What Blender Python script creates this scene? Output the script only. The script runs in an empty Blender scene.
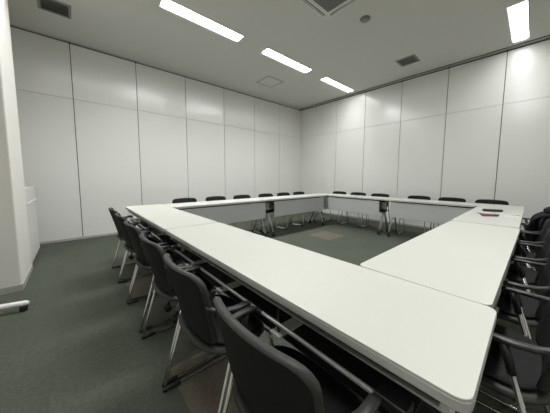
import bpy, bmesh, math, random
from mathutils import Vector, Matrix

scene = bpy.context.scene
COL = scene.collection
R = math.radians
random.seed(4)

# ------------------------------------------------------------------ materials
def new_mat(name):
    m = bpy.data.materials.new(name)
    m.use_nodes = True
    nt = m.node_tree
    return m, nt, nt.nodes['Principled BSDF']

def mat(name, col, rough=0.5, metal=0.0, spec=0.5, var=0.0, scale=40.0, bump=0.0, coat=0.0):
    """procedural principled material: colour with a little noise, optional bump"""
    m, nt, b = new_mat(name)
    b.inputs['Roughness'].default_value = rough
    b.inputs['Metallic'].default_value = metal
    b.inputs['Specular IOR Level'].default_value = spec
    b.inputs['Coat Weight'].default_value = coat
    tc = nt.nodes.new('ShaderNodeTexCoord')
    nz = nt.nodes.new('ShaderNodeTexNoise')
    nz.inputs['Scale'].default_value = scale
    nz.inputs['Detail'].default_value = 4
    nt.links.new(tc.outputs['Object'], nz.inputs['Vector'])
    mr = nt.nodes.new('ShaderNodeMapRange')
    mr.inputs['To Min'].default_value = 1 - var
    mr.inputs['To Max'].default_value = 1 + var
    nt.links.new(nz.outputs['Fac'], mr.inputs['Value'])
    mx = nt.nodes.new('ShaderNodeVectorMath'); mx.operation = 'SCALE'
    mx.inputs[0].default_value = col[:3]
    nt.links.new(mr.outputs['Result'], mx.inputs['Scale'])
    nt.links.new(mx.outputs['Vector'], b.inputs['Base Color'])
    if bump:
        bp = nt.nodes.new('ShaderNodeBump')
        bp.inputs['Strength'].default_value = bump
        bp.inputs['Distance'].default_value = 0.002
        nt.links.new(nz.outputs['Fac'], bp.inputs['Height'])
        nt.links.new(bp.outputs['Normal'], b.inputs['Normal'])
    return m

def emit(name, col, strength):
    m, nt, b = new_mat(name)
    b.inputs['Base Color'].default_value = (0.9, 0.9, 0.9, 1)
    b.inputs['Emission Color'].default_value = (*col, 1)
    b.inputs['Emission Strength'].default_value = strength
    return m

LAMP = (0.985, 1.0, 0.99)
M = {
    'panel': mat('white_steel_panel', (0.84, 0.84, 0.81), rough=0.24, spec=1.0, var=0.012, scale=1.5),
    'joint': mat('dark_joint', (0.04, 0.042, 0.04), rough=0.7),
    'ceiling': mat('ceiling_paint', (0.66, 0.655, 0.61), rough=0.9, spec=0.2, var=0.012, scale=2),
    'pier': mat('pier_paint', (0.80, 0.78, 0.735), rough=0.6, spec=0.3, var=0.01, scale=2),
    'base': mat('grey_vinyl_base', (0.42, 0.42, 0.39), rough=0.6),
    'rail': mat('grey_ceiling_rail', (0.5, 0.5, 0.48), rough=0.5),
    'cab': mat('white_cabinet_laminate', (0.70, 0.70, 0.68), rough=0.45),
    'cabline': mat('white_edge_trim', (0.9, 0.9, 0.88), rough=0.4),
    'top': mat('white_laminate', (0.535, 0.535, 0.488), rough=0.42, spec=0.45, var=0.008, scale=3),
    'edge': mat('grey_white_edge_band', (0.50, 0.50, 0.48), rough=0.5),
    'modesty': mat('grey_modesty_panel', (0.48, 0.49, 0.485), rough=0.5, var=0.01, scale=5),
    'silver': mat('silver_grey_paint', (0.50, 0.51, 0.49), rough=0.35, metal=0.5),
    'beam': mat('dark_steel_beam', (0.035, 0.037, 0.036), rough=0.45, metal=0.3),
    'bar': mat('grey_flat_bar', (0.55, 0.58, 0.52), rough=0.5),
    'black': mat('black_plastic', (0.013, 0.013, 0.014), rough=0.42, spec=0.5, var=0.1, scale=60),
    'chrome': mat('chrome_tube', (0.50, 0.50, 0.48), rough=0.2, metal=1.0),
    'shell': mat('charcoal_chair_fabric', (0.012, 0.013, 0.011), rough=0.85, spec=0.25, var=0.18, scale=220, bump=0.3),
    'rim': mat('charcoal_rim_plastic', (0.034, 0.035, 0.031), rough=0.5, spec=0.35),
    'cushion': mat('charcoal_seat_fabric', (0.022, 0.023, 0.022), rough=0.9, spec=0.2, var=0.2, scale=220, bump=0.3),
    'arm': mat('dark_grey_arm_plastic', (0.026, 0.027, 0.025), rough=0.42, spec=0.5),
    'white': mat('white_plastic', (0.80, 0.80, 0.78), rough=0.4),
    'offwhite': mat('ivory_plastic', (0.70, 0.70, 0.65), rough=0.5),
    'vent': mat('dark_grille', (0.11, 0.11, 0.10), rough=0.6),
    'slot': mat('grey_slot', (0.17, 0.17, 0.155), rough=0.6),
    'detector': mat('grey_detector', (0.26, 0.26, 0.24), rough=0.5),
    'paper': mat('white_paper', (0.62, 0.62, 0.60), rough=0.8),
    'ink': mat('grey_print', (0.35, 0.35, 0.36), rough=0.8),
    'case': mat('black_case', (0.022, 0.024, 0.020), rough=0.5),
    'pink': mat('red_pen_barrel', (0.30, 0.07, 0.12), rough=0.4),
    'pendark': mat('dark_pen_barrel', (0.06, 0.05, 0.06), rough=0.4),
    'eraser': mat('grey_white_rubber', (0.33, 0.34, 0.34), rough=0.6),
    'jacket': mat('black_jacket_cloth', (0.011, 0.011, 0.014), rough=0.8, spec=0.25, var=0.25, scale=30, bump=0.4),
    'lamp': emit('lamp_diffuser', LAMP, 29.0),
    'lamp_dim': emit('lamp_diffuser_dim', LAMP, 8.0),  # same diffuser with emission turned down to balance the room's brightness; no wear
    'trough': mat('darkened_trough', (0.10, 0.10, 0.097), rough=0.5),  # base colour darkened to imitate the dimmer, shaded sides of the recess
    'lampwhite': mat('lamp_white_metal', (0.85, 0.85, 0.83), rough=0.4),
}

def carpet():
    m, nt, b = new_mat('green_carpet_tiles')
    N, L = nt.nodes, nt.links
    b.inputs['Roughness'].default_value = 0.97
    b.inputs['Specular IOR Level'].default_value = 0.08
    tc = N.new('ShaderNodeTexCoord')
    sp = N.new('ShaderNodeSeparateXYZ'); L.new(tc.outputs['Object'], sp.inputs[0])
    def math_(op, a, bb=None):
        n = N.new('ShaderNodeMath'); n.operation = op
        for i, v in enumerate((a, bb)):
            if v is None: continue
            if isinstance(v, (int, float)): n.inputs[i].default_value = v
            else: L.new(v, n.inputs[i])
        return n.outputs[0]
    # brown accent tiles, half a metre square, every 3.0 m by 1.5 m
    fx = math_('FLOORED_MODULO', math_('ADD', sp.outputs['X'], 5.45), 3.0)
    fy = math_('FLOORED_MODULO', math_('ADD', sp.outputs['Y'], 2.95), 1.5)
    acc = math_('MULTIPLY', math_('MULTIPLY', math_('LESS_THAN', fx, 0.5), math_('LESS_THAN', fy, 0.5)), math_('LESS_THAN', sp.outputs['Y'], -1.6))
    # each tile is laid turned, so its tone differs a little
    ix = math_('FLOOR', math_('MULTIPLY', math_('ADD', sp.outputs['X'], 5.45), 2.0))
    iy = math_('FLOOR', math_('MULTIPLY', math_('ADD', sp.outputs['Y'], 2.95), 2.0))
    chk = math_('FLOORED_MODULO', math_('ADD', ix, iy), 2.0)
    tone = math_('ADD', math_('MULTIPLY', chk, 0.05), 0.975)
    nz = N.new('ShaderNodeTexNoise'); nz.inputs['Scale'].default_value = 260; nz.inputs['Detail'].default_value = 3
    L.new(tc.outputs['Object'], nz.inputs['Vector'])
    nz2 = N.new('ShaderNodeTexNoise'); nz2.inputs['Scale'].default_value = 45; nz2.inputs['Detail'].default_value = 5
    L.new(tc.outputs['Object'], nz2.inputs['Vector'])
    mr = N.new('ShaderNodeMapRange'); mr.inputs['From Min'].default_value = 0.3; mr.inputs['From Max'].default_value = 0.7
    mr.inputs['To Min'].default_value = 0.72; mr.inputs['To Max'].default_value = 1.28
    L.new(nz.outputs['Fac'], mr.inputs['Value'])
    mr2 = N.new('ShaderNodeMapRange'); mr2.inputs['From Min'].default_value = 0.3; mr2.inputs['From Max'].default_value = 0.7
    mr2.inputs['To Min'].default_value = 0.88; mr2.inputs['To Max'].default_value = 1.12
    L.new(nz2.outputs['Fac'], mr2.inputs['Value'])
    mix = N.new('ShaderNodeMix'); mix.data_type = 'RGBA'
    mix.inputs['A'].default_value = (0.088, 0.097, 0.077, 1)
    mix.inputs['B'].default_value = (0.155, 0.135, 0.108, 1)
    L.new(acc, mix.inputs['Factor'])
    sc = N.new('ShaderNodeVectorMath'); sc.operation = 'SCALE'
    L.new(mix.outputs['Result'], sc.inputs[0])
    L.new(math_('MULTIPLY', math_('MULTIPLY', mr.outputs[0], mr2.outputs[0]), tone), sc.inputs['Scale'])
    L.new(sc.outputs['Vector'], b.inputs['Base Color'])
    bp = N.new('ShaderNodeBump'); bp.inputs['Strength'].default_value = 0.5; bp.inputs['Distance'].default_value = 0.004
    L.new(nz.outputs['Fac'], bp.inputs['Height']); L.new(bp.outputs['Normal'], b.inputs['Normal'])
    return m
M['carpet'] = carpet()

# ------------------------------------------------------------------ mesh helpers
class MB:
    """collects shapes into one mesh"""
    def __init__(s):
        s.bm = bmesh.new(); s.mats = []
    def mi(s, m):
        if m not in s.mats: s.mats.append(m)
        return s.mats.index(m)
    def _verts(s, pts): return [s.bm.verts.new(p) for p in pts]
    def face(s, vs, m, smooth=False):
        try: f = s.bm.faces.new(vs)
        except ValueError: return
        f.material_index = s.mi(m); f.smooth = smooth
    def box(s, x0, x1, y0, y1, z0, z1, m, bev=0.0):
        if bev:
            return s.rprism(x0, x1, y0, y1, z0, z1, m, r=bev, n=2, lip=bev)
        v = s._verts([(x, y, z) for z in (z0, z1) for y in (y0, y1) for x in (x0, x1)])
        for q in ((0,2,3,1),(4,5,7,6),(0,1,5,4),(2,6,7,3),(0,4,6,2),(1,3,7,5)):
            s.face([v[i] for i in q], m)
    def loft(s, rings, m, smooth=True, cap=True, close=True):
        R_ = [s._verts(r) for r in rings]
        n = len(R_[0])
        for a, b in zip(R_, R_[1:]):
            for i in range(n if close else n - 1):
                s.face([a[i], a[(i+1) % n], b[(i+1) % n], b[i]], m, smooth)
        if cap:
            s.face(list(reversed(R_[0])), m); s.face(R_[-1], m)
        return R_
    def rprism(s, x0, x1, y0, y1, z0, z1, m, r=0.02, n=5, lip=0.004, smooth=False):
        """rounded-corner slab with softened top and bottom edges"""
        def ring(ins, z):
            out = []
            rr = max(r - ins, 0.0005)
            for cx, cy, a0 in ((x1-r, y1-r, 0), (x0+r, y1-r, 90), (x0+r, y0+r, 180), (x1-r, y0+r, 270)):
                for k in range(n + 1):
                    a = R(a0 + 90*k/n)
                    out.append((cx + rr*math.cos(a), cy + rr*math.sin(a), z))
            return out
        l = min(lip, r*0.9)
        rings = [ring(l, z0), ring(l*.3, z0+l*.3), ring(0, z0+l), ring(0, z1-l), ring(l*.3, z1-l*.3), ring(l, z1)]
        s.loft(rings, m, smooth=smooth)
    def tube(s, pts, rad, m, seg=8, fillet=0.0, fn=5, rads=None):
        P = [Vector(p) for p in pts]
        if fillet:
            Q = [P[0]]
            for a, b, c in zip(P, P[1:], P[2:]):
                d = min(fillet, (a-b).length*.45, (c-b).length*.45)
                p0 = b + (a-b).normalized()*d; p1 = b + (c-b).normalized()*d
                for k in range(fn + 1):
                    t = k/fn
                    Q.append(p0*(1-t)**2 + b*2*t*(1-t) + p1*t*t)
            Q.append(P[-1]); P = Q
        rings = []; up = None
        for i, p in enumerate(P):
            if i == 0: t = P[1]-P[0]
            elif i == len(P)-1: t = P[-1]-P[-2]
            else: t = (P[i+1]-P[i]).normalized() + (P[i]-P[i-1]).normalized()
            t.normalize()
            if up is None:
                up = t.orthogonal().normalized()
            up = (up - t*up.dot(t)).normalized()
            w = t.cross(up)
            rr = rads[i] if rads else rad
            rings.append([p + (up*math.cos(2*math.pi*k/seg) + w*math.sin(2*math.pi*k/seg))*rr for k in range(seg)])
        s.loft(rings, m)
    def lathe(s, prof, c, m, seg=20, axis='Z'):
        rings = []
        for r, z in prof:
            ring = []
            for k in range(seg):
                a = 2*math.pi*k/seg
                u, v = r*math.cos(a), r*math.sin(a)
                ring.append({'Z': (c[0]+u, c[1]+v, c[2]+z), 'X': (c[0]+z, c[1]+u, c[2]+v), 'Y': (c[0]+v, c[1]+z, c[2]+u)}[axis])
            rings.append(ring)
        s.loft(rings, m)
    def build(s, name, parent=None):
        bmesh.ops.recalc_face_normals(s.bm, faces=s.bm.faces[:])
        me = bpy.data.meshes.new(name)
        s.bm.to_mesh(me); s.bm.free()
        for m in s.mats: me.materials.append(m)
        o = bpy.data.objects.new(name, me)
        COL.objects.link(o)
        if parent: o.parent = parent
        return o

def tag(o, label=None, cat=None, group=None, kind=None):
    if label: o['label'] = label
    if cat: o['category'] = cat
    if group: o['group'] = group
    if kind: o['kind'] = kind
    return o

def empty(name, loc=(0, 0, 0), rz=0.0):
    o = bpy.data.objects.new(name, None)
    o.empty_display_size = 0.1
    COL.objects.link(o); o.location = loc; o.rotation_euler = (0, 0, rz)
    return o

def copy_tree(o, parent=None):
    c = o.copy(); COL.objects.link(c)
    if parent: c.parent = parent
    for ch in [x for x in list(o.children)]: copy_tree(ch, c)
    return c

# ------------------------------------------------------------------ the room
H = 3.345                      # ceiling height
X0, Y0 = -7.0, -6.7            # far sides of the room (corner seen in the photo is 0, 0)

def structure(o):
    o['kind'] = 'structure'; return o

b = MB(); b.box(X0-.1, .1, Y0-.1, .1, -.1, 0, M['carpet']); structure(b.build('floor'))
# ceiling, with the openings of the recessed lights left out of it
RY1, RY2 = -1.96, -4.985
LX1, LX2 = (-.84, -2.54, -4.235, -5.588), (-.80, -2.5, -4.2, -5.9)
FW, FL, FD = .10, .60, .020            # half width, half length and depth of a light's recess
b = MB(); b.box(X0-.1, .1, Y0-.1, .1, H+.085, H+.15, M['ceiling'])
ys = [Y0-.1, RY2-FW, RY2+FW, RY1-FW, RY1+FW, .1]
for k in range(5):
    if k % 2 == 0:
        b.box(X0-.1, .1, ys[k], ys[k+1], H, H+.085, M['ceiling'])
    else:
        xs = [X0-.1]
        for x in sorted(LX2 if k == 1 else LX1): xs += [x-FL, x+FL]
        xs.append(.1)
        for a, c in zip(xs[0::2], xs[1::2]): b.box(a, c, ys[k], ys[k+1], H, H+.085, M['ceiling'])
structure(b.build('ceiling'))

SEAM = 2.422
def panel_wall(name, joints, along, lo, hi):
    """wall of hanging white steel panels with open dark joints; inner face at 0 on the other axis"""
    b = MB()
    def bx(a0, a1, d0, d1, z0, z1, m, bev=0):
        if along == 'X': b.box(a0, a1, d0, d1, z0, z1, m, bev)
        else: b.box(d0, d1, a0, a1, z0, z1, m, bev)
    bx(lo, hi, .03, .1, 0, H, M['joint'])
    js = sorted(joints)
    g = .0055
    for a, c in zip(js, js[1:]):
        for z0, z1 in ((.035, SEAM-.0025), (SEAM+.0025, H-.028)):
            bx(a+g, c-g, 0, .03, z0, z1, M['panel'])
    for a in js[1:-1]:                      # hangers at the top and floor pins of the panels
        bx(a-.014, a+.014, -.004, .03, H-.032, H-.006, M['joint'])
        bx(a-.012, a+.012, -.006, .03, .005, .035, M['joint'])
    return structure(b.build(name))

W1 = .9549
panel_wall('wall_left', [-W1*k for k in range(8)] + [.0], 'X', X0-.1, .1)
jr = [0, -1.385, -2.2507, -3.1295, -3.9989, -4.8264, -5.69, Y0]
panel_wall('wall_right', jr, 'Y', Y0-.1, .1)
# the two sides behind and beside the camera
b = MB(); b.box(X0-.1, .1, Y0-.1, Y0, 0, H, M['pier']); structure(b.build('wall_rear'))
b = MB(); b.box(X0-.1, X0, Y0, .0, 0, H, M['pier']); structure(b.build('wall_side'))
# pier standing out on the left
PX, PY0, PY1 = -6.235, -2.04, -1.33
b = MB(); b.box(X0, PX, PY0, PY1, .0, H, M['pier'], bev=0.012); structure(b.build('wall_pier'))
b = MB(); b.box(X0, PX+.006, PY0-.006, PY1, 0, .06, M['base']); structure(b.build('baseboard_pier'))
b = MB(); b.box(X0, 0, -.008, .0, 0, .034, M['base']); structure(b.build('baseboard_left'))
b = MB(); b.box(-.008, 0, Y0, 0, 0, .034, M['base']); structure(b.build('baseboard_right'))
# ceiling tracks the panels hang from
b = MB(); b.box(X0, -.12, -.012, .0, H-.010, H, M['rail']); structure(b.build('trim_1'))
b = MB(); b.box(-.10, 0, Y0, 0, H-.006, H, M['rail']); b.box(-.115, -.10, Y0, 0, H-.010, H, M['joint']); structure(b.build('trim_2'))

# low white cabinet behind the pier
cab = empty('cabinet', (-6.597, -.86, 0))
tag(cab, 'low white cabinet tucked in the corner behind the white pier', 'cabinet')
def cb(name, m, *a, **k):
    q = MB(); q.box(*a, M[m], **k); return q.build(name, cab)
cb('body', 'cab', -.395, .345, -.46, .44, .04, .965)
cb('plinth', 'base', -.395, .335, -.455, .435, .0, .04)
cb('door', 'cab', .345, .362, -.455, .435, .05, .775, bev=.003)
cb('drawer_front', 'cab', .345, .362, -.455, .435, .79, .96, bev=.003)
cb('handle', 'cabline', .345, .374, -.45, .43, .777, .789)

# ------------------------------------------------------------------ ceiling things
LAMP_W = 8.5
def ceiling_light(x, y, label, watt=None, lamp='lamp'):
    t = empty('ceiling_light', (x, y, H))
    tag(t, label, 'ceiling light', 'linear ceiling lights')
    q = MB()                                   # recessed white trough with narrow lip; its sides coloured dark as shade
    g = .001
    w_, l_ = FW-g, FL-g
    q.box(-l_, l_, -w_, w_, FD+.004, FD+.012, M['lampwhite'])
    for sy in (-1, 1): q.box(-l_, l_, *sorted((sy*(w_-.003), sy*w_)), -.001, FD+.004, M['trough'])
    for sx in (-1, 1): q.box(*sorted((sx*(l_-.003), sx*l_)), -w_+.003, w_-.003, -.001, FD+.004, M['trough'])
    q.build('housing', t)
    q = MB()
    prof = [(-w_+.012, FD+.004), (-w_+.016, FD-.002), (-.06, FD-.006), (.06, FD-.006), (w_-.016, FD-.002), (w_-.012, FD+.004)]
    q.loft([[(sx, a, c) for a, c in prof] for sx in (-l_+.006, l_-.006)], M[lamp], smooth=False)
    q.build('diffuser', t)
    ld = bpy.data.lights.new('lamp_tube', 'AREA'); ld.shape = 'RECTANGLE'
    ld.size, ld.size_y = 1.08, .15
    ld.energy = watt or LAMP_W; ld.color = LAMP; ld.spread = R(125)
    lo = bpy.data.objects.new('lamp_tube', ld); COL.objects.link(lo)
    lo.parent = t; lo.location = (0, 0, FD-.009)
    return t
ceiling_light(-4.235, RY1, 'long white ceiling light nearest the pier, first of the row over the left wall')
ceiling_light(-2.54, RY1, 'long white ceiling light in the middle of the row along the left wall')
ceiling_light(-.84, RY1, 'long white ceiling light at the end of its row, closest to the room corner', 5.5, 'lamp_dim')
ceiling_light(-.80, RY2, 'lone long ceiling light at upper right, ending at the right wall', 3.2, 'lamp_dim')
for x, wt, lm in ((-2.5, 4.5, 'lamp_dim'), (-4.2, 8.0, 'lamp'), (-5.9, 7.0, 'lamp_dim')):
    ceiling_light(x, RY2, 'long white ceiling light outside the picture, above the near tables', wt, lm)
ceiling_light(-5.588, RY1, 'added long ceiling light outside the picture, beside the top of the pier', 9.5, 'lamp_dim')  # unseen lamp added off the row's spacing to brighten the left wall

def vent(x, y, label):
    t = empty('ceiling_vent', (x, y, H)); tag(t, label, 'vent', 'ceiling vents')
    q = MB()
    for a in ((-.165, .165, .135, .165), (-.165, .165, -.165, -.135), (-.165, -.135, -.135, .135), (.135, .165, -.135, .135)):
        q.box(a[0], a[1], a[2], a[3], -.010, 0, M['detector'])
    q.build('frame', t)
    q = MB(); q.box(-.135, .135, -.135, .135, -.003, 0, M['vent']); q.build('backing', t)
    q = MB()
    for k in range(11):
        yy = -.125 + k*.025
        q.loft([[(sx, yy-.008, -.009), (sx, yy+.004, -.003), (sx, yy+.007, -.003), (sx, yy-.005, -.009)] for sx in (-.135, .135)], M['slot'], smooth=False)
    q.build('louvres', t)
vent(-5.865, -.93, 'square dark grille in the ceiling at upper left beside the white pier')
vent(-.885, -3.53, 'square dark grille in the ceiling close to the right wall')

# four-way air conditioner
ac = empty('air_conditioner', (-3.48, -3.655, H))
tag(ac, 'square ceiling air conditioner with dark centre grille, cut by the top edge', 'air conditioner')
q = MB()
q.rprism(-.475, .475, -.475, .475, -.030, 0, M['offwhite'], r=.04, lip=.008); q.build('panel', ac)
q = MB(); q.rprism(-.35, .35, -.35, .35, -.036, -.029, M['slot'], r=.02, lip=.003); gr = q.build('intake_grille', ac)
q = MB()
for k in range(15):
    yy = -.294 + k*.042
    q.box(-.318, .318, yy-.006, yy+.006, -.040, -.035, M['slot'])
q.build('grille_bars', gr)
for rz in range(4):
    q = MB(); q.rprism(-.37, .37, .405, .445, -.033, -.029, M['slot'], r=.02, lip=.002)
    o = q.build('air_outlet', ac); o.rotation_euler = (0, 0, R(90*rz))
    q = MB(); q.box(-.36, .36, .419, .432, -.037, -.032, M['offwhite'])
    q.build('louvre', o)

sd = empty('smoke_detector', (-2.595, -3.55, H)); tag(sd, 'small round grey smoke detector on the ceiling', 'smoke detector')
q = MB(); q.lathe([(.070, 0), (.070, -.010), (.060, -.016)], (0, 0, 0), M['detector'], 24); q.build('base', sd)
q = MB(); q.lathe([(.054, -.015), (.052, -.026), (.036, -.033), (.0, -.034)], (0, 0, 0), M['detector'], 24); q.build('sensor_head', sd)

ha = empty('access_hatch', (-2.215, -1.02, H)); tag(ha, 'square access hatch outlined in the ceiling above the left wall', 'hatch')
q = MB()
for a in ((-.23, .23, .215, .23), (-.23, .23, -.23, -.215), (-.23, -.215, -.215, .215), (.215, .23, -.215, .215)):
    q.box(*a, -.005, 0, M['detector'])
q.build('frame', ha)
q = MB(); q.box(-.211, .211, -.211, .211, -.003, 0, M['ceiling']); q.build('lid', ha)

# ------------------------------------------------------------------ tables
# local: length along X, users sit on the -Y side, modesty panel on the +Y side
TZ, TD = .71, .45
def make_table(L):
    t = empty('folding_table')
    h = L/2
    q = MB(); q.rprism(-h, h, -TD/2, TD/2, TZ-.022, TZ, M['top'], r=.028, n=6, lip=.0016); q.build('tabletop', t)
    q = MB(); q.rprism(-h-.0008, h+.0008, -TD/2-.0008, TD/2+.0008, TZ-.030, TZ-.0045, M['edge'], r=.028, n=6, lip=.004); q.build('edge_band', t)
    q = MB(); q.box(-h+.06, h-.06, -.03, .03, TZ-.075, TZ-.030, M['beam'])
    q.build('main_beam', t)
    q = MB(); q.box(-h+.05, h-.05, -TD/2+.028, -TD/2+.040, TZ-.058, TZ-.030, M['beam'])
    q.box(-h+.05, h-.05, -TD/2+.018, -TD/2+.040, TZ-.062, TZ-.056, M['silver'])
    q.build('front_rail', t)
    # shelf under the top: chrome front rod, dark wires, flat brackets
    q = MB(); q.tube([(-h+.16, -TD/2+.016, .588), (h-.16, -TD/2+.016, .588)], .0070, M['silver'], 8)
    rod = q.build('shelf_rod', t)
    for sx in (-1, 1):
        q = MB(); q.box(*sorted((sx*(h-.10), sx*(h-.175))), -TD/2+.008, -TD/2+.055, .574, .600, M['black'], bev=.004)
        q.build('rod_end', rod)
    q = MB(); q.tube([(.24, -TD/2+.016, .588), (.28, -TD/2+.016, .588)], .0105, M['black'], 8); q.build('rod_clip', rod)
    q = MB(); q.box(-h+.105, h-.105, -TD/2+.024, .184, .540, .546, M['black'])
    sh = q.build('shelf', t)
    for xx in (-.486, -.06, .364):
        q = MB()
        q.box(xx-.025, xx+.025, -TD/2+.004, .184, .5465, .553, M['bar'])
        q.box(xx-.005, xx+.005, -TD/2+.020, -TD/2+.025, .553, TZ-.062, M['beam'])
        q.box(xx-.005, xx+.005, .17, .176, .553, TZ-.030, M['beam'])
        q.build('shelf_bracket', t)
    q = MB(); q.box(-h+.10, h-.10, .195, .207, .375, .662, M['modesty'], bev=.004); mp = q.build('modesty_panel', t)
    for sx in (-1, 1):
        q = MB(); q.box(sx*(h-.22)-.02, sx*(h-.22)+.02, .185, .195, .62, TZ-.03, M['beam']); q.build('hinge', mp)
    for sx in (-1, 1):
        x = sx*(h-.090)
        q = MB()
        q.box(x-.040, x+.040, -.034, .034, .49, .63, M['white'], bev=.008)
        q.box(x-.020, x+.020, -.026, .026, .40, .50, M['silver'], bev=.006)         # post
        for sy in (-1, 1):                                                          # splayed feet
            q.tube([(x, sy*.012, .43), (x, sy*.055, .36), (x, sy*.185, .090)], .0165, M['silver'], 8, fillet=.06)
        q.tube([(x, -.12, .225), (x, .12, .225)], .009, M['silver'], 8)
        leg = q.build('leg', t)
        q = MB(); q.box(x-.048, x+.048, -.060, .060, .628, TZ-.030, M['black'], bev=.008); q.build('top_bracket', leg)
        q = MB(); q.box(x-.042, x+.042, -.038, .038, .425, .492, M['black'], bev=.008); q.build('joint', leg)
        for sy in (-1, 1):
            q = MB()
            for dx in (-.016, .016):
                q.lathe([(.006, -.008), (.024, -.008), (.0275, -.004), (.0275, .004), (.024, .008), (.006, .008)], (x+dx, sy*.198, .0275), M['black'], 16, 'X')
            q.tube([(x, sy*.190, .095), (x, sy*.190, .045)], .010, M['black'], 8)
            q.build('caster', leg)
    return t

TBL = {}
def table(L, x, y, rz, label, group):
    t = make_table(L) if L not in TBL else copy_tree(TBL[L])
    TBL.setdefault(L, t)
    t.location = (x, y, 0); t.rotation_euler = (0, 0, R(rz))
    tag(t, label, 'table', group)
    return t
G = 'white folding tables set in a square'
XA, XB, YA, YB = -5.302, -.902, -5.231, -1.643
LL, LS = 1.787, 1.707
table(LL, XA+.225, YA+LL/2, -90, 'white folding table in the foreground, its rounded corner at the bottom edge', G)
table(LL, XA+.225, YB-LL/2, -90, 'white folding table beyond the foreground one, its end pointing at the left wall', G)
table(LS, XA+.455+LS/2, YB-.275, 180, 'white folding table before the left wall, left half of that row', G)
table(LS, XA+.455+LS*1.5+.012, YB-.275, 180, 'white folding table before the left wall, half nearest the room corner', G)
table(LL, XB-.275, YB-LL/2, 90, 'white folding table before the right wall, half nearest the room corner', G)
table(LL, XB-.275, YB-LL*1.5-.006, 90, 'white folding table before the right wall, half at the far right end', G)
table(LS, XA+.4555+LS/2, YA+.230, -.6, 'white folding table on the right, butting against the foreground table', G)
table(LS, XA+.478+LS*1.5+.004, YA+.228, 0, 'white folding table on the right that carries the pens and paper', G)

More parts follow.
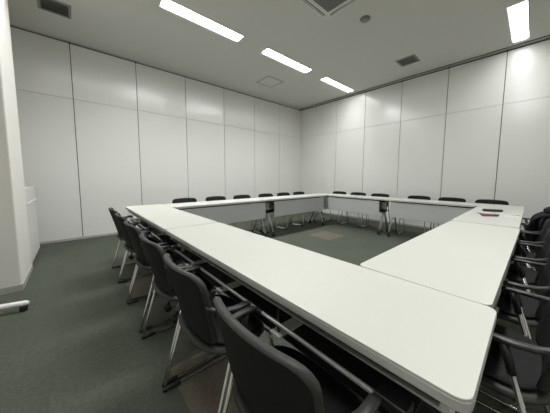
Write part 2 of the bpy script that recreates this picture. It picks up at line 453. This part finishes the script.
# ------------------------------------------------------------------ chairs
# local: sitter faces +Y, origin on the floor
def make_chair():
    t = empty('stacking_chair')
    # seat shell and cushion
    def slab(name, w, y0, y1, z0, z1, m, r, par, dish=0.0, lip=.012):
        q = MB(); n = 7
        rings = []
        yc = (y0+y1)/2; hy = (y1-y0)/2; hx = w/2
        def ring(ins, z):
            out = []
            for k in range(44):
                a = 2*math.pi*k/44
                ca, sa = math.cos(a), math.sin(a)
                e = 2/2.9
                px = math.copysign(abs(ca)**e, ca)*(hx-ins); py = math.copysign(abs(sa)**e, sa)*(hy-ins)
                zz = z - .030*max(0, (py/hy-.55))**1.0 + .03*max(0, (-py/hy-.55)) + dish*((px/hx)**2)
                out.append((px, yc+py, zz))
            return out
        for ins, z in ((hx*.55, z0), (.05, z0), (lip, z0+.006), (0, (z0+z1)/2), (lip*.5, z1-.005), (lip*1.4, z1), (hx*.4, z1-.006), (hx*.75, z1-.009)):
            rings.append(ring(ins, z))
        q.loft(rings, m)
        return q.build(name, par)
    st = slab('seat', .444, -.158, .176, .398, .432, M['rim'], .08, t, dish=.012)
    slab('cushion', .395, -.132, .156, .428, .449, M['cushion'], .08, st, dish=.012)
    # backrest: curved shell
    q = MB(); NU, NV = 14, 10
    z0, z1 = .462, .752
    def bp(u, v, off, grow=0.0):
        # u -1..1, v 0..1
        hw = .186 + .012*v
        c = .052                                   # rounded corners
        zz = z0 + (z1-z0)*v
        top = max(0, (zz-(z1-c))/c); bot = max(0, ((z0+c)-zz)/c)
        hw -= c*(1-math.sqrt(max(0, 1-min(1, top)**2))) + .6*c*(1-math.sqrt(max(0, 1-min(1, bot)**2)))
        hw += grow
        x = u*hw
        crown = .003*(1-u*u)*v
        y = -.128 - .078*v**1.1 + .036*(x/.19)**2*(.6+.4*v)
        return (x, y + off, zz + crown + (grow if v > .99 else -grow if v < .01 else 0))
    th = .013
    vs = [0, .045, .1, .2, .33, .47, .6, .72, .82, .89, .945, .98, 1.0]
    us = [-1+2*i/NU for i in range(NU+1)]
    F_ = [[q.bm.verts.new(bp(u, v, th)) for u in us] for v in vs]
    B_ = [[q.bm.verts.new(bp(u, v, -th)) for u in us] for v in vs]
    for i in range(len(vs)-1):
        for j in range(NU):
            q.face([F_[i][j], F_[i][j+1], F_[i+1][j+1], F_[i+1][j]], M['shell'], True)
            q.face([B_[i][j], B_[i+1][j], B_[i+1][j+1], B_[i][j+1]], M['shell'], True)
    def loop(A): return A[0][:] + [A[i][-1] for i in range(1, len(vs))] + A[-1][-2::-1] + [A[i][0] for i in range(len(vs)-2, 0, -1)]
    la, lb = loop(F_), loop(B_)
    cmid = Vector((0, 0, (z0+z1)/2))
    lm = []
    for a, c in zip(la, lb):
        p = (a.co + c.co)/2; d = Vector((p.x, 0, p.z-cmid.z)); d.normalize()
        lm.append(q.bm.verts.new(p + d*.007))
    n = len(la)
    for i in range(n):
        j = (i+1) % n
        q.face([la[i], la[j], lm[j], lm[i]], M['rim'], True)
        q.face([lm[i], lm[j], lb[j], lb[i]], M['rim'], True)
    q.build('backrest', t)
    # side frames
    for s in (-1, 1):
        q = MB()
        tip = Vector((s*.236, -.024, .600)); rear = Vector((s*.240, -.192, .011)); fr = Vector((s*.234, .215, .011)); ft = Vector((s*.200, .150, .405))
        q.tube([tip, rear, fr, ft, (s*.12, .14, .400)], .0080, M['chrome'], 8, fillet=.035)
        mid = rear.lerp(tip, .70)
        q.tube([mid + Vector((s*.004, 0, 0)), (s*.205, mid.y+.012, mid.z-.004)], .012, M['chrome'], 8)
        fo = q.build('sled_frame', t)
        q = MB(); q.tube([rear.lerp(tip, .86), tip + Vector((0, .003, .010))], .0122, M['black'], 10); q.build('sleeve', fo)
        for y0, y1 in ((-.200, -.112), (.145, .218)):
            q = MB(); q.tube([(s*.2395, y0, .0125), (s*.2395, y0+.006, .0125), (s*.2375, y1-.006, .0125), (s*.2365, y1, .0125)], .0125, M['black'], 10, rads=[.008, .0125, .0125, .008])
            q.build('glide', fo)
        # arm: flat pad from the sleeve back to the shell
        q = MB()
        pts = [(.012, .6105, .0110), (.0, .614, .0135), (-.05, .614, .0140), (-.09, .615, .0138), (-.12, .620, .0135), (-.150, .632, .0125)]
        rings = []
        for y, z, hw in pts:
            xc = s*(.236 - .044*max(0, (-.06-y)/.09)**1.4)
            tk = .0075
            rings.append([(xc+hw*a, y, z+tk*bb) for a, bb in ((-1, -.4), (-.8, -1), (.8, -1), (1, -.4), (1, .4), (.75, 1), (-.75, 1), (-1, .4))])
        q.loft(rings, M['arm']); q.build('armrest', t)
    return t

proto = None
def chair(x, y, rz, label, group):
    global proto
    if proto is None:
        proto = make_chair(); o = proto
    else:
        o = copy_tree(proto)
    o.location = (x, y, 0); o.rotation_euler = (0, 0, R(rz))
    tag(o, label, 'chair', group)
    return o

GL = 'chairs along the left side of the tables'
OX = -5.315
for y, dx, a, lab in (
    (-4.838, -.012, 0, 'charcoal stacking chair nearest the camera, its back filling the bottom of the picture'),
    (-4.325, -.005, 0, 'charcoal stacking chair second from the camera along the foreground tables'),
    (-3.813, .0, 0, 'charcoal stacking chair third from the camera along the foreground tables'),
    (-3.25, .0, 0, 'charcoal stacking chair fourth from the camera along the foreground tables'),
    (-2.73, .0, 0, 'charcoal stacking chair fifth from the camera along the foreground tables'),
    (-2.21, .0, 0, 'charcoal stacking chair farthest from the camera along the foreground tables')):
    chair(OX+dx, y, -90+a, lab, GL)

GB = 'chairs before the left wall'
names6 = ('first from the left', 'second from the left', 'third from the left', 'third from the room corner', 'second from the room corner', 'closest to the room corner')
for x, nm in zip((-4.44, -3.88, -3.318, -2.71, -2.185, -1.662), names6):
    chair(x, -1.64, 180, 'charcoal stacking chair pushed in before the left wall, %s' % nm, GB)
GR = 'chairs before the right wall'
names6 = ('closest to the room corner', 'second from the room corner', 'third from the room corner', 'third from the right', 'second from the right', 'first from the right')
for y, nm in zip((-2.02, -2.53, -3.05, -3.81, -4.33, -4.85), names6):
    chair(-.89, y, 90, 'charcoal chair pushed in before the right wall, %s' % nm, GR)
GC = 'chairs along the right side of the tables'
for x, nm in zip((-4.602, -4.045, -3.507, -2.95, -2.41, -1.87),
                 ('nearest the camera, below the end of the foreground table', 'second from the camera', 'third from the camera',
                  'in front of the jacket chair', 'under the black jacket', 'beyond the black jacket')):
    chair(x, -5.226, 0, 'charcoal chair at the right edge, %s' % nm, GC)

# ------------------------------------------------------------------ things on the right table
case = empty('pen_case', (-2.03, -4.975, TZ), math.atan2(-.17, .08)); tag(case, 'long black pen case lying on the right table', 'pen case')
q = MB(); q.rprism(-.095, .095, -.030, .030, 0, .028, M['case'], r=.026, n=6, lip=.010, smooth=True); q.build('body', case)
q = MB(); q.tube([(-.075, .0, .0285), (.075, .0, .0285)], .002, M['slot'], 6); q.build('zip', case)
q = MB(); q.rprism(-.022, .022, -.014, .014, 0, .014, M['eraser'], r=.004, lip=.003)
o = q.build('eraser'); o.location = (-2.37, -4.895, TZ); o.rotation_euler = (0, 0, .5)
tag(o, 'small grey white eraser on the table beside the black pen case', 'eraser')
def pen(x, y, rz, m, label, ln=.15, r=.008):
    t = empty('marker_pen', (x, y, TZ+r), rz); tag(t, label, 'pen', 'pens on the right table')
    q = MB(); q.lathe([(.0, -ln/2), (r*.8, -ln/2), (r, -ln/2+.004), (r, ln*.2)], (0, 0, 0), M[m], 12, 'X'); q.build('barrel', t)
    q = MB(); q.lathe([(r*1.05, ln*.2), (r*1.05, ln/2-.006), (r*.6, ln/2), (0, ln/2)], (0, 0, 0), M['pendark'], 12, 'X'); q.build('cap', t)
pen(-2.46, -4.99, R(-75), 'pendark', 'dark pen lying beside the red pen on the right table', r=.009)
pen(-2.535, -5.0, R(-52), 'pink', 'red pen with dark cap lying on the right table', r=.010)
q = MB(); q.box(-.105, .105, -.148, .148, 0, .0008, M['paper'])
pp = q.build('paper_sheet'); pp.location = (-2.38, -5.125-.01, TZ+.0004); pp.rotation_euler = (0, 0, R(93))
pp.scale = (.62, 1, 1)
tag(pp, 'white sheet of paper on the right table next to the pens', 'paper')
q = MB(); q.tube([(0, -.075, 0), (0, .06, 0), (0, .075, 0)], .004, M['white'], 8, rads=[.004, .004, .0012])
sl = q.build('slim_pen'); sl.location = (-2.27, -5.13, TZ+.006); sl.rotation_euler = (0, 0, R(4))
tag(sl, 'slim white pen lying on the sheet of paper', 'pen')

# ------------------------------------------------------------------ jacket over a chair on the right
def jacket(x, y):
    t = empty('jacket', (x, y, .70)); tag(t, 'black jacket draped over the back of a chair at far right', 'jacket')
    q = MB(); NU, NV = 26, 22
    grid = []
    rnd = random.Random(7)
    ph = [rnd.uniform(0, 6.28) for _ in range(8)]
    for i in range(NV+1):
        v = i/NV                       # 0 front hem ... 1 back hem, over the top at .45
        row = []
        for j in range(NU+1):
            u = -1 + 2*j/NU
            fold = .012*math.sin(7*u+ph[0]+3*v) + .009*math.sin(13*u+ph[1]-5*v) + .006*math.sin(21*u+ph[2])
            hw = .205 - .02*math.exp(-((v-.45)/.12)**2)
            a = (v-.45)/.55
            if v < .45:
                s = (.45-v)/.45        # down the front of the back
                yy = .090 + .040*s + fold*(.5+s); zz = .105 - .31*s
            else:
                s = (v-.45)/.55
                yy = -.055 - .045*s - fold*(.5+s); zz = .105 - .46*s
            k = .8*math.exp(-((v-.45)/.05)**2)
            yy = yy*(1-k) + .0*k; zz += .022*k - .035*u*u*(1-.3*s)
            yy += .045*u*u
            row.append(q.bm.verts.new((u*hw + .01*math.sin(9*v+ph[3]), yy, zz + .008*math.sin(11*u+ph[4]+4*v))))
        grid.append(row)
    for i in range(NV):
        for j in range(NU):
            q.face([grid[i][j], grid[i][j+1], grid[i+1][j+1], grid[i+1][j]], M['jacket'], True)
    bo = q.build('body', t)
    md = bo.modifiers.new('thick', 'SOLIDIFY'); md.thickness = .014; md.offset = 1
    md = bo.modifiers.new('smooth', 'SUBSURF'); md.levels = 1; md.render_levels = 1
    # collar roll and sleeves
    q = MB(); q.tube([(-.13, .05, .098), (-.08, .02, .118), (0, .0, .124), (.08, .02, .118), (.13, .05, .098)], .03, M['jacket'], 10, rads=[.014, .022, .024, .022, .014]); q.build('collar', t)
    for s in (-1, 1):
        q = MB(); q.tube([(s*.16, -.02, .085), (s*.205, -.075, .05), (s*.215, -.105, -.05), (s*.21, -.125, -.20), (s*.20, -.13, -.32)], .05, M['jacket'], 12,
                         rads=[.035, .045, .046, .042, .036]); q.build('sleeve', t)
    return t
jacket(-2.41, -5.425)

# ------------------------------------------------------------------ floor stand at the left edge
fs = empty('floor_stand', (-6.38, -2.49, 0), math.atan2(-.05, .18))
tag(fs, 'white tubular foot of a floor stand at left edge beside the pier', 'stand')
q = MB(); q.tube([(-.24, 0, .062), (-.232, 0, .062), (.232, 0, .062), (.25, 0, .062)], .021, M['white'], 14, rads=[.012, .021, .021, .012])
q.build('foot_bar', fs)
for s in (-1, 1):
    q = MB(); q.lathe([(.0, 0), (.022, 0), (.025, .005), (.025, .036), (.018, .046)], (s*.215, 0, 0), M['black'], 16); q.build('foot_pad', fs)
q = MB(); q.tube([(-.12, 0, .06), (-.12, 0, .95)], .018, M['white'], 12); q.build('post', fs)

# ------------------------------------------------------------------ camera
def rot(yaw, pitch, roll):
    y, p, r = R(yaw), R(pitch), R(roll)
    F = Vector((math.cos(y)*math.cos(p), math.sin(y)*math.cos(p), math.sin(p)))
    Rt = Vector((math.sin(y), -math.cos(y), 0)); U = Rt.cross(F)
    R2 = Rt*math.cos(r) + U*math.sin(r); U2 = -Rt*math.sin(r) + U*math.cos(r)
    return Matrix((R2, U2, -F)).transposed()
cd = bpy.data.cameras.new('camera'); cam = bpy.data.objects.new('camera', cd); COL.objects.link(cam)
cam.matrix_world = Matrix.Translation((-5.8064, -5.2758, 1.1098)) @ rot(48.4966, -5.0261, .244).to_4x4()
cd.sensor_width = 36; cd.lens = 227.6223*36/550
cd.shift_y = -9.0921/550
cd.clip_start = .03; cd.clip_end = 60
scene.camera = cam

# ------------------------------------------------------------------ world and view
w = bpy.data.worlds.new('world'); scene.world = w; w.use_nodes = True
w.node_tree.nodes['Background'].inputs['Color'].default_value = (.5, .5, .5, 1)
w.node_tree.nodes['Background'].inputs['Strength'].default_value = .05
vs_ = scene.view_settings
vs_.view_transform = 'Standard'; vs_.look = 'None'; vs_.gamma = 1; vs_.use_curve_mapping = False
vs_.exposure = 0.55
